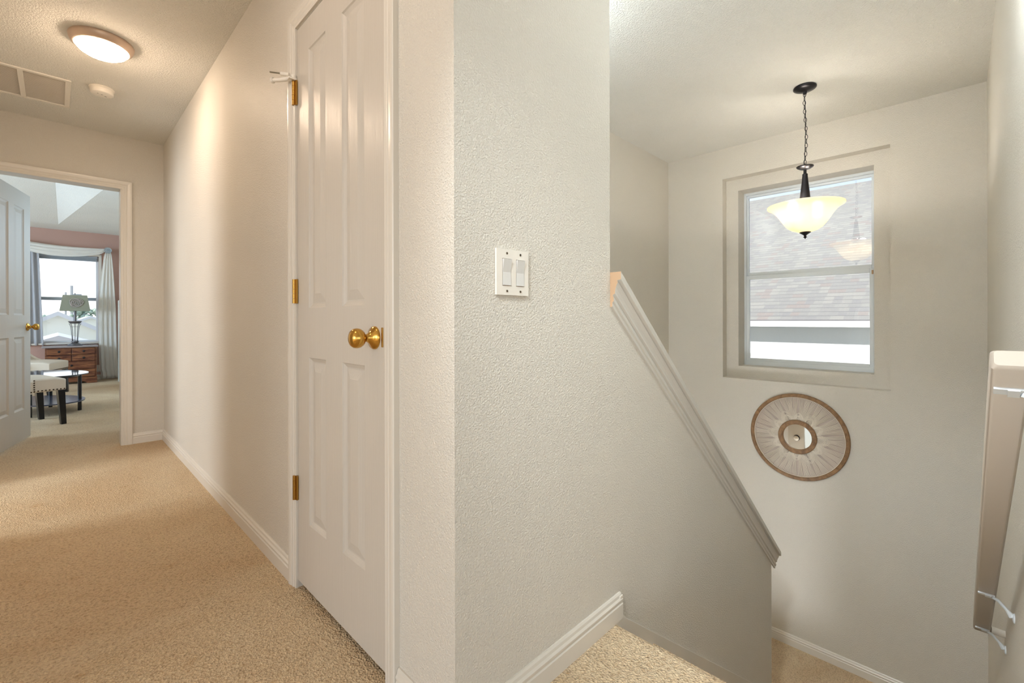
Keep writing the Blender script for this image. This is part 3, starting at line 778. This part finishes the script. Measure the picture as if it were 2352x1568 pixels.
for i in range(6):
    link('petal', petal(PI/6 + i*PI/3 - 0.05, True), M['cord'], t, smooth=True)
    link('petal', petal(i*PI/3 - 0.05, False), M['cord'], t, smooth=True)

# round wall clock like lamp in the foyer, seen in the mirror
t = empty('wall_light', (0.30, 1.72, -0.78), label='round pale wall light of the lower foyer, seen only in the mirror', cat='wall light')
bm = BM(); lathe(bm, [(0.075, 0), (0.075, 0.01), (0.03, 0.02), (0.0, 0.02)], (0, 0, 0), (1, 0, 0), 24); link('back_plate', bm, M['bronze'], t, smooth='auto')
bm = BM(); lathe(bm, [(0.02, 0.015), (0.05, 0.03), (0.065, 0.06), (0.055, 0.09), (0.03, 0.105), (0, 0.11)], (0, 0, 0), (1, 0, 0), 24); link('globe', bm, M['plastic'], t, smooth=True)

# ------------------------------------------------------------------ handrail
RS = 0.775
def rz(x): return -0.206 + RS*(2.5 - x)
t = empty('handrail', (2.52, Y3, rz(2.52)), label='painted beige handrail on brackets sloping down the right stair wall', cat='handrail')
off = -Vector(t.location)
dr = Vector((1, 0, -RS)).normalized(); up = Vector((RS, 0, 1)).normalized()
A0 = Vector((1.062, 0, rz(1.062))) + off; B0 = Vector((2.535, 0, rz(2.535))) + off
yc = -0.058; w = 0.0235; hh = 0.038
sec = []
for (sx, sz, c0) in ((-1, 0, 180), (1, 0, 270), (1, 1, 0), (-1, 1, 90)):
    rr = 0.008
    for k in range(5):
        a = math.radians(c0 + k*22.5); sec.append((sx*(w - rr) + rr*math.cos(a), (rr if sz == 0 else hh - rr) + rr*math.sin(a)))
bm = BM(); rings = []
for s_, P in ((0.72, A0), (1.0, A0 + dr*0.007), (1.0, B0 - dr*0.007), (0.72, B0)):
    rings.append([bm.verts.new(P + Vector((0, yc + sy*(s_ if s_ == 1 else 0.8), 0)) + up*((sz - hh/2)*(1 if s_ == 1 else 0.75) + hh/2)) for sy, sz in sec])
for r0, r1 in zip(rings[:-1], rings[1:]):
    for k in range(len(sec)): bm.faces.new((r0[k], r0[(k+1) % len(sec)], r1[(k+1) % len(sec)], r1[k]))
bm.faces.new(rings[0]); bm.faces.new(list(reversed(rings[-1])))
M['rail_end'] = M['rail']
link('rail', bm, M['rail'], t, smooth='auto')
for xbk in (1.115, 2.10, 2.485):
    bm = BM(); zc = rz(xbk)
    P = Vector((xbk, 0, zc)) + off
    m_ = Matrix.Translation(P) @ Matrix(((dr.x, 0, up.x, 0), (0, 1, 0, 0), (dr.z, 0, up.z, 0), (0, 0, 0, 1)))
    box(bm, -0.008, 0.008, yc - 0.020, yc + 0.018, -0.004, 0.0, 0, m_)
    box(bm, -0.010, 0.010, yc - 0.012, yc + 0.002, -0.007, -0.003, 0, m_)
    pts = [P + Vector((0, yc - 0.014, -0.005)), P + Vector((0, yc - 0.026, -0.010)), P + Vector((0, yc - 0.045, -0.032)), P + Vector((0, Y3 - 0 + 0.006, -0.048))]
    tube(bm, pts, [0.005, 0.0045, 0.0045, 0.009], 8)
    lathe(bm, [(0, 0), (0.015, 0), (0.014, 0.003), (0.006, 0.006), (0, 0.006)], P + Vector((0, Y3, -0.052)), (0, 1, 0), 20)
    link('bracket', bm, M['alu'], t, smooth='auto', label='white painted rail bracket')
bm = BM(); tube(bm, [Vector((2.505, -0.082, rz(2.505) + 0.012)) + off, Vector((2.51, Y3 + 0.001, rz(2.505) + 0.008)) + off], 0.013, 14)
link('wall_return', bm, M['plastic'], t, smooth='auto')

# ------------------------------------------------------------------ bedroom window and dressing
w2 = empty('window_2', (-0.06, BY, 1.34), kind='structure')
a, b, z0, z1 = -0.62, 0.50, 0.632, 2.052; yy = BY + 0.07
wbox('window_frame', [(a, a+.03, yy, yy+.05, z0, z1), (b-.03, b, yy, yy+.05, z0, z1), (a+.03, b-.03, yy, yy+.05, z1-.03, z1), (a+.03, b-.03, yy, yy+.05, z0, z0+.03)], M['alu'], w2)
wbox('meeting_rail', [(a+.03, b-.03, yy, yy+.04, 1.315, 1.365)], M['blind'], w2, label='grey meeting rail')
wbox('pane', [(a+.03, b-.03, yy+.02, yy+.024, z0+.03, z1-.03)], glass('bedroom glass', 1.3), w2)
wbox('sill', [(-0.70, 0.53, BY-.05, BY+.07, z0-.025, z0-.001)], M['white'], w2)
wbox('casing', [(0.50, 0.535, BY-.012, BY, z0, z1+.03), (-0.66, 0.50, BY-.012, BY, z1, z1+.03)], M['white'], w2)
t = empty('window_blind', (-0.06, BY + 0.035, 2.05), label='blue grey blind drawn up at the top of the bedroom window', cat='blind')
bm = BM(); box(bm, -0.54, 0.545, -0.02, 0.02, -0.03, 0); link('head_rail', bm, M['blind'], t)
bm = BM()
for i in range(8): box(bm, -0.53, 0.535, -0.022, 0.022, -0.040 - i*0.006, -0.036 - i*0.006)
link('slats', bm, M['blind'], t)

def cloth(name, fn, nu, nv, mat, parent=None, th=0.002, **k):
    bm = BM(); V = [[bm.verts.new(Vector(fn(i/nu, j/nv))) for j in range(nv+1)] for i in range(nu+1)]
    for i in range(nu):
        for j in range(nv): bm.faces.new((V[i][j], V[i+1][j], V[i+1][j+1], V[i][j+1]))
    o = link(name, bm, mat, parent, smooth=True, **k)
    m_ = o.modifiers.new('solid', 'SOLIDIFY'); m_.thickness = th; return o

def swag_fn(u, v):
    x = -0.62 + u*1.225
    top = 2.245 - 0.065*u - 0.035*math.sin(PI*u)
    sag = 0.055 + 0.125*math.sin(PI*min(1, u*0.95 + 0.02))**0.8*(1 - 0.15*u)
    if u > 0.93: sag *= 1 - (u - 0.93)/0.07*0.75
    z = top - v*sag
    y = BY - 0.105 + 0.010*math.sin(v*22 + u*3) - 0.02*math.sin(PI*v)
    return (x, y, z)
swag = cloth('scarf_valance', swag_fn, 50, 18, M['sheer'], label='white sheer scarf draped across the top of the bedroom window', cat='curtain')
def sheer_fn(u, v):
    z = 2.14 - v*2.12
    cx = 0.612 + 0.015*v; wv = 0.03 + 0.075*min(1, v*2.2)**0.6 + 0.012*v
    if v > 0.93: cx += 0.012
    x = cx + (u - 0.5)*2*wv - 0.02*math.sin(PI*v)
    y = BY - 0.085 + 0.012*math.sin(u*24 + v*1.5)*min(1, v*3 + .2) + 0.004*math.sin(u*51)
    return (x, y, z)
cloth('sheer_panel', sheer_fn, 60, 40, M['sheer'], label='white crinkled sheer panel hanging to the floor right of the bedroom window', cat='curtain')
def cur_fn(u, v):
    z = 2.16 - v*1.56
    x0 = -0.50; x1_ = -0.195 + 0.055*v**0.9
    x = x0 + (x1_ - x0)*u
    y = BY - 0.045 + 0.020*math.sin(u*30)
    return (x, y, z)
cloth('curtain', cur_fn, 70, 20, M['curtain'], label='grey white curtain with vertical folds left of the bedroom window', cat='curtain')
t = empty('curtain_holdback', (0.606, BY, 2.152), label='round silver medallion holding the scarf at the window corner', cat='holdback')
bm = BM(); tube(bm, [(0, 0, 0), (0, -0.15, 0)], 0.012, 12); link('post', bm, M['bronze'], t, smooth='auto')
bm = BM(); lathe(bm, [(r_, h_ + 0.03) for r_, h_ in [(0, 0.12), (0.046, 0.12), (0.050, 0.126), (0.046, 0.133), (0.036, 0.130), (0.034, 0.127), (0.026, 0.127), (0.024, 0.133), (0.018, 0.134), (0.012, 0.128), (0.008, 0.136), (0, 0.138)]], (0, 0, 0), (0, -1, 0), 36)
link('medallion', bm, simple('silver medallion', srgb(176, 184, 190), 0.35, 0.5), t, smooth='auto')

# dresser
DX0, DX1, DY0, DY1, DZ = -0.122, 0.452, 9.772, 10.165, 0.592
t = empty('dresser', ((DX0+DX1)/2, (DY0+DY1)/2, 0), label='rustic brown wooden chest of drawers under the bedroom window', cat='dresser')
lo = -Vector(t.location)
def dbox(name, parts, mat, parent=t, rel=None, **k):
    bm = BM(); o_ = rel if rel is not None else lo
    for p in parts: box(bm, p[0]+o_.x, p[1]+o_.x, p[2]+o_.y, p[3]+o_.y, p[4]+o_.z, p[5]+o_.z)
    return link(name, bm, mat, parent, **k)
dbox('body', [(DX0, DX1, DY0+.018, DY1, 0.09, DZ-.025), (DX0, DX0+.016, DY0+.002, DY0+.02, .09, DZ-.025), (DX1-.016, DX1, DY0+.002, DY0+.02, .09, DZ-.025)], M['dresser'], bevel=.002)
dbox('top', [(DX0-.035, DX1+.02, DY0-.02, DY1, DZ-.024, DZ+.002)], M['dresser_top'], bevel=.005, label='shiny pale topped slab')
bm = BM()
pts = [(DX0-.006, 0.0), (DX0-.006, .098), (DX1+.006, .098), (DX1+.006, 0.0), (DX1-.10, 0.0), (DX1-.15, .035), (DX0+.15, .035), (DX0+.10, 0.0)]
prism(bm, [(x + lo.x, DY0 - .004 + lo.y, z) for x, z in pts], (0, 0.03, 0)); link('plinth', bm, M['dresser'], t)
def drawer(x0, x1_, z0, z1_, knobs):
    d = dbox('drawer', [(x0, x1_, DY0-.004, DY0+.02, z0, z1_)], M['dresser'], bevel=.004)
    for kx in knobs:
        bm = BM(); lathe(bm, [(0.006, 0), (0.006, 0.010), (0.014, 0.014), (0.016, 0.020), (0.010, 0.026), (0, 0.027)], (kx + lo.x, DY0 - .004 + lo.y, (z0+z1_)/2), (0, -1, 0), 16)
        link('knob', bm, M['black_knob'], d, smooth='auto')
mid = (DX0 + DX1)/2
for (z0_, z1_) in ((0.462, 0.556), (0.358, 0.452)):
    drawer(DX0+.018, mid-.006, z0_, z1_, [(DX0+.018+mid)/2 - .003]); drawer(mid+.006, DX1-.018, z0_, z1_, [(DX1-.018+mid)/2 + .003])
drawer(DX0+.018, DX1-.018, 0.232, 0.348, [mid]); drawer(DX0+.018, DX1-.018, 0.106, 0.222, [mid])

# table lamp
t = empty('table_lamp', (0.208, 9.955, DZ + .002), label='pewter cage table lamp with a sage shade on the dresser', cat='lamp')
bm = BM(); lathe(bm, [(0, 0), (0.090, 0), (0.092, 0.008), (0.078, 0.014), (0.075, 0.022), (0.050, 0.034), (0.036, 0.050), (0.046, 0.056), (0.046, 0.064), (0.034, 0.070), (0, 0.070)], seg=28); link('base', bm, M['pewter'], t, smooth='auto')
bm = BM(); NB = 8
for k in range(NB):
    a = 2*PI*k/NB; pts = [((r)*math.cos(a), (r)*math.sin(a), z) for r, z in ((0.032, 0.068), (0.036, 0.14), (0.041, 0.22), (0.048, 0.29), (0.056, 0.325), (0.070, 0.345))]
    tube(bm, pts, 0.0042, 6)
tube(bm, [(0.050*math.cos(2*PI*k/24), 0.050*math.sin(2*PI*k/24), 0.295) for k in range(24)], 0.0025, 6, closed=True)
link('cage', bm, M['pewter'], t, smooth=True)
bm = BM(); lathe(bm, [(0, 0.375), (0.040, 0.385), (0.078, 0.385), (0.080, 0.378), (0.072, 0.362), (0.060, 0.350), (0.050, 0.345), (0, 0.345)], seg=28); link('collar', bm, M['pewter'], t, smooth='auto')
bm = BM(); tube(bm, [(0, 0, 0.37), (0, 0, 0.60)], 0.018, 12); tube(bm, [(0, 0, 0.60), (0, 0, 0.812)], 0.003, 8); lathe(bm, [(0, 0.83), (0.008, 0.822), (0.008, 0.812), (0, 0.805)]); link('stem', bm, M['pewter'], t, smooth='auto')
bm = BM()
ru = []
for (wx, wy, z) in ((0.176, 0.11, 0.545), (0.139, 0.088, 0.792)):
    ru.append([bm.verts.new(p) for p in ((-wx, -wy, z), (wx, -wy, z), (wx, wy, z), (-wx, wy, z))])
for k in range(4): bm.faces.new((ru[0][k], ru[0][(k+1) % 4], ru[1][(k+1) % 4], ru[1][k]))
sh = link('lamp_shade', bm, M['shade'], t); m_ = sh.modifiers.new('s', 'SOLIDIFY'); m_.thickness = 0.003
bm = BM()
pts = []; R_ = 0.078
for k in range(150):
    a = k*0.21; r = R_*(1 - k/150)**0.8*(1 + 0.06*math.sin(a*3.3)); zz = 0.668 + r*math.sin(a)*0.95
    yf = -(0.11 - (zz - 0.545)*0.089) - 0.006 - 0.008*(k/150)
    pts.append((0.012 + r*math.cos(a)*1.05, yf, zz))
tube(bm, pts, 0.0050, 6); link('rosette', bm, M['rosette'], sh, smooth=True, label='grey ruffled fabric rosette')

# chairs and table
def chair(loc, rz_, label):
    t = empty('accent_chair', loc, rz_, label=label, cat='chair', group='upholstered chairs at the coffee table')
    # local: +x front, seat 0.33..0.45
    bm = BM(); box(bm, -0.28, 0.26, -0.26, 0.26, 0.325, 0.445)
    bmesh.ops.subdivide_edges(bm, edges=bm.edges[:], cuts=6, use_grid_fill=True)
    for v in bm.verts:
        if v.co.z > 0.40: v.co.z += 0.028*max(0, (1 - (v.co.x/0.28)**2))*max(0, 1 - (v.co.y/0.27)**2) + (-0.012 if v.co.x > .2 else 0)
    link('seat', bm, M['linen'], t, smooth='auto', bevel=.012)
    # wrap around back with sloping sides
    bm = BM(); path = []
    for k in range(25):
        u = -1 + 2*k/24
        if abs(u) > 0.6:
            s_ = (abs(u) - 0.6)/0.4; x = -0.20 + 0.22*s_; y = 0.285*math.copysign(1, u)
            h_ = 0.44 + 0.12*(1 - s_)**1.5 + 0.08*(1-s_)**4
        else:
            a = u/0.6*PI/2; x = -0.20 - 0.12*math.cos(a); y = 0.285*math.sin(a); h_ = 0.62 + 0.28*math.cos(a)**1.2 + 0.02
        path.append((x, y, h_))
    n_ = len(path); ring = []
    for i, (x, y, h_) in enumerate(path):
        p0 = path[max(0, i-1)]; p1 = path[min(n_-1, i+1)]; d = Vector((p1[0]-p0[0], p1[1]-p0[1], 0)).normalized(); nn = Vector((d.y, -d.x, 0))*0.028
        c = Vector((x, y, 0)); lean = Vector((-0.06*max(0, (h_-.5)/.4), 0, 0))
        ring.append([bm.verts.new(c + nn + Vector((0, 0, .322))), bm.verts.new(c + nn + lean + Vector((0, 0, h_-.015))), bm.verts.new(c + nn*.4 + lean + Vector((0, 0, h_))), bm.verts.new(c - nn*.4 + lean + Vector((0, 0, h_))), bm.verts.new(c - nn + lean + Vector((0, 0, h_-.015))), bm.verts.new(c - nn + Vector((0, 0, .322)))])
    for r0, r1 in zip(ring[:-1], ring[1:]):
        for k in range(6): bm.faces.new((r0[k], r0[(k+1) % 6], r1[(k+1) % 6], r1[k]))
    bm.faces.new(ring[0]); bm.faces.new(list(reversed(ring[-1])))
    link('backrest', bm, M['linen'], t, smooth='auto')
    def nail(x, y, z, ax):
        bm = BM(); lathe(bm, [(0.0065, 0), (0.006, 0.003), (0.003, 0.005), (0, 0.0055)], (x, y, z), ax, 8)
        link('nailhead', bm, M['nail'], t, smooth=True)
    for sg in (-1, 1):
        for k in range(10): nail(0.245 - k*0.026, sg*0.262, 0.340, (0, sg, 0))
        for k in range(6): nail(0.020, sg*0.314, 0.342 + k*0.020, (0, sg, 0))
        for k in range(9): nail(0.0 - k*0.026, sg*0.314, 0.340, (0, sg, 0))
    for k in range(19): nail(0.262, -0.235 + k*0.026, 0.340, (1, 0, 0))
    for sx in (1, -1):
        for sy in (1, -1):
            bm = BM(); x, y = sx*0.225 - (0.02 if sx < 0 else 0), sy*0.235; r0_, r1_ = 0.026, 0.019
            q = [bm.verts.new((x + dx*r0_, y + dy*r0_, 0.33)) for dx, dy in ((-1, -1), (1, -1), (1, 1), (-1, 1))]
            ox = sx*0.02; p_ = [bm.verts.new((x + ox + dx*r1_, y + dy*r1_, 0.0)) for dx, dy in ((-1, -1), (1, -1), (1, 1), (-1, 1))]
            for k in range(4): bm.faces.new((q[k], q[(k+1) % 4], p_[(k+1) % 4], p_[k]))
            bm.faces.new(q); bm.faces.new(list(reversed(p_)))
            link('leg', bm, M['black_wood'], t, bevel=.002)
    return t
ang = math.radians(19)
fx_ = Vector((math.cos(ang), math.sin(ang), 0)); fy_ = Vector((-fx_.y, fx_.x, 0))
cc = Vector((0.045, 6.09, 0)) - fx_*0.245 + fy_*0.235
chair(cc, ang, 'beige nailhead upholstered chair with black legs, nearest the bedroom doorway')
ang2 = math.radians(-20); fx_ = Vector((math.cos(ang2), math.sin(ang2), 0)); fy_ = Vector((-fx_.y, fx_.x, 0))
chair(Vector((-0.05, 8.35, 0)) - fx_*0.26 + fy_*0.24 , ang2, 'beige upholstered chair behind the coffee table, farther from the doorway')

t = empty('coffee_table', (-0.12, 7.05, 0), math.radians(25), label='oval glass topped coffee table with black legs and lower shelf', cat='table')
def ell(bm, a, b, z0, z1, seg=64):
    lo_ = [bm.verts.new((a*math.cos(2*PI*k/seg), b*math.sin(2*PI*k/seg), z0)) for k in range(seg)]; hi = [bm.verts.new((v.co.x, v.co.y, z1)) for v in lo_]
    bm.faces.new(lo_); bm.faces.new(list(reversed(hi)))
    for k in range(seg): bm.faces.new((lo_[k], lo_[(k+1) % seg], hi[(k+1) % seg], hi[k]))
TA, TB = 0.34, 0.50
bm = BM(); ell(bm, TA, TB, 0.405, 0.415); link('table_top', bm, M['table_glass'], t, smooth='auto', label='glossy glass top')
bm = BM(); ell(bm, TA*.92, TB*.94, 0.115, 0.128); link('shelf', bm, M['shelf'], t, smooth='auto')
bm = BM(); ell(bm, TA*.80, TB*.85, 0.385, 0.404); link('apron', bm, M['black_wood'], t, smooth='auto')
for (ax_, ay_) in ((0.205, -0.27), (0.205, 0.27), (-0.205, -0.27), (-0.205, 0.27)):
    bm = BM(); tube(bm, [(ax_, ay_, 0), (ax_, ay_, 0.386)], 0.017, 14); link('leg', bm, M['black_wood'], t, smooth='auto')

bm = BM(); box(bm, 0.705, 0.745, 9.2, 9.72, 0.0, 1.31)
link('standing_panel', bm, M['panel'], label='tall pale panel standing against the bedroom right wall', cat='panel', bevel=.003)
t = empty('wall_outlet', (0.49, BY, 0.19), label='small wall outlet on the pink wall right of the dresser', cat='outlet')
bm = BM(); box(bm, -0.035, 0.035, -0.006, 0, -0.057, 0.057); link('cover_plate', bm, M['plastic'], t, bevel=.002)
bm = BM(); box(bm, -0.015, 0.015, -0.03, -0.006, -0.04, -0.012); link('plug', bm, M['plastic'], t, bevel=.003)

# ------------------------------------------------------------------ outside
bm = BM(); box(bm, -60, 60, -60, 140, -3.6, -3.35); struct('ground', bm, M['ground'])

# neighbour's house seen through the stair window
NX, NZ = 8.2, 0.969; RX = 15.9; RZ = NZ + 0.5*(RX - NX)
t = empty('neighbor_house', (NX + 0.3, 2.0, -3.35), label='neighboring white stucco house with a grey shingle roof outside the stair window', cat='house')
def ch(name, bm, mat, **k):
    o = link(name, bm, mat, t, **k); o.matrix_parent_inverse = Matrix.Translation(-Vector(t.location)); return o
bm = BM(); box(bm, NX + 0.3, 22, -8, 1.913, -3.35, NZ - 0.05); box(bm, NX + 0.3, 22, 1.917, 14, -3.35, NZ - 0.05); box(bm, NX + 0.306, 21.9, 1.9, 1.93, -3.3, NZ - 0.06)
ch('wall', bm, M['stucco'])
bm = BM(); uvl = bm.loops.layers.uv.new('UVMap')
sl = math.hypot(RX - NX, RZ - NZ)
q = [bm.verts.new(p) for p in ((NX, -9, NZ), (NX, 15, NZ), (RX, 15, RZ), (RX, -9, RZ))]
f = bm.faces.new(q); 
for l, uv in zip(f.loops, ((0, 0), (24, 0), (24, sl), (0, sl))): l[uvl].uv = uv
q2 = [bm.verts.new((p.co.x, p.co.y, p.co.z - 0.05)) for p in q]
bm.faces.new(list(reversed(q2)))
for k in range(4): bm.faces.new((q[k], q2[k], q2[(k+1) % 4], q[(k+1) % 4]))
q3 = [bm.verts.new(p) for p in ((RX, -9, RZ), (RX, 15, RZ), (RX + 7.7, 15, NZ), (RX + 7.7, -9, NZ))]; bm.faces.new(q3)
ch('roof', bm, M['shingle'])
bm = BM(); box(bm, NX - 0.02, NX, -9, 15, NZ - 0.105, NZ - 0.012); box(bm, NX, NX + 0.31, -9, 15, NZ - 0.10, NZ - 0.085)
ch('fascia', bm, M['house_white'], label='white fascia board and soffit')

def gable(name, cx, yf, apex, slope, half, depth, label, wall, roof, group=None):
    t = empty(name, (cx, yf, -3.35), label=label, cat='house', group=group)
    ez = apex - slope*half
    bm = BM(); prism(bm, [(-half + .3, 0, 0), (-half + .3, 0, ez + 3.35 + slope*.3 - .12), (0, 0, apex + 3.35 - .12), (half - .3, 0, ez + 3.35 + slope*.3 - .12), (half - .3, 0, 0)], (0, depth, 0)); link('wall', bm, wall, t)
    bm = BM(); prism(bm, [(-half, -.3, ez + 3.35 - .14), (-half, -.3, ez + 3.35), (0, -.3, apex + 3.35), (half, -.3, ez + 3.35), (half, -.3, ez + 3.35 - .14), (0, -.3, apex + 3.35 - .14)], (0, depth + .6, 0)); link('roof', bm, roof, t)
gable('house', 0.04, 22, 1.30, 0.56, 4.0, 8, 'cream gabled house straight behind the bedroom window', M['cream'], M['far_roof'])
gable('house', 1.50, 38, 1.27, 0.45, 5.0, 9, 'smaller pale gabled house farther back at right of the bedroom window view', M['cream'], M['far_roof'])
gable('shed', 0.03, 14, 0.665, 0.36, 1.5, 3, 'low white gabled roof just outside the bedroom window', M['house_white'], M['far_roof'])
def far_tree(x, y, z, r, label):
    t = empty('tree', (x, y, -3.35), label=label, cat='tree')
    bm = BM(); tube(bm, [(0, 0, 0), (0.05, 0, z + 3.0)], 0.2, 8); link('trunk', bm, M['pole'], t)
    bm = BM(); rnd = random.Random(int(x*100) + 5)
    for k in range(60):
        a = rnd.uniform(0, 2*PI); rr = r*rnd.uniform(.2, 1); m_ = Matrix.Translation((rr*math.cos(a), rr*math.sin(a)*.6, z + 3.35 - r*.5 + rnd.uniform(-r*.5, r*.6)))
        bmesh.ops.create_icosphere(bm, subdivisions=1, radius=r*rnd.uniform(.12, .26), matrix=m_)
    link('crown', bm, M['leaf'], t, smooth=True)
far_tree(1.75, 54, 1.9, 0.9, 'hazy green tree right of the table lamp in the bedroom window')
far_tree(-0.85, 54, 1.3, 0.7, 'small hazy tree at the left edge of the bedroom window view')
for (x, y, z, lab, rr) in ((1.02, 60, 4.3, 'tall utility pole above the table lamp in the bedroom window', .11), (0.64, 62, 3.75, 'shorter utility pole left of the tall one', .08)):
    bm = BM(); tube(bm, [(0, 0, 0), (0, 0, z + 3.35)], rr, 8); box(bm, 0, 0.7, -.05, .05, z + 3.35 - .9, z + 3.35 - .78)
    link('utility_pole', bm, M['pole'], label=lab, cat='utility pole', loc=(x, y, -3.35))
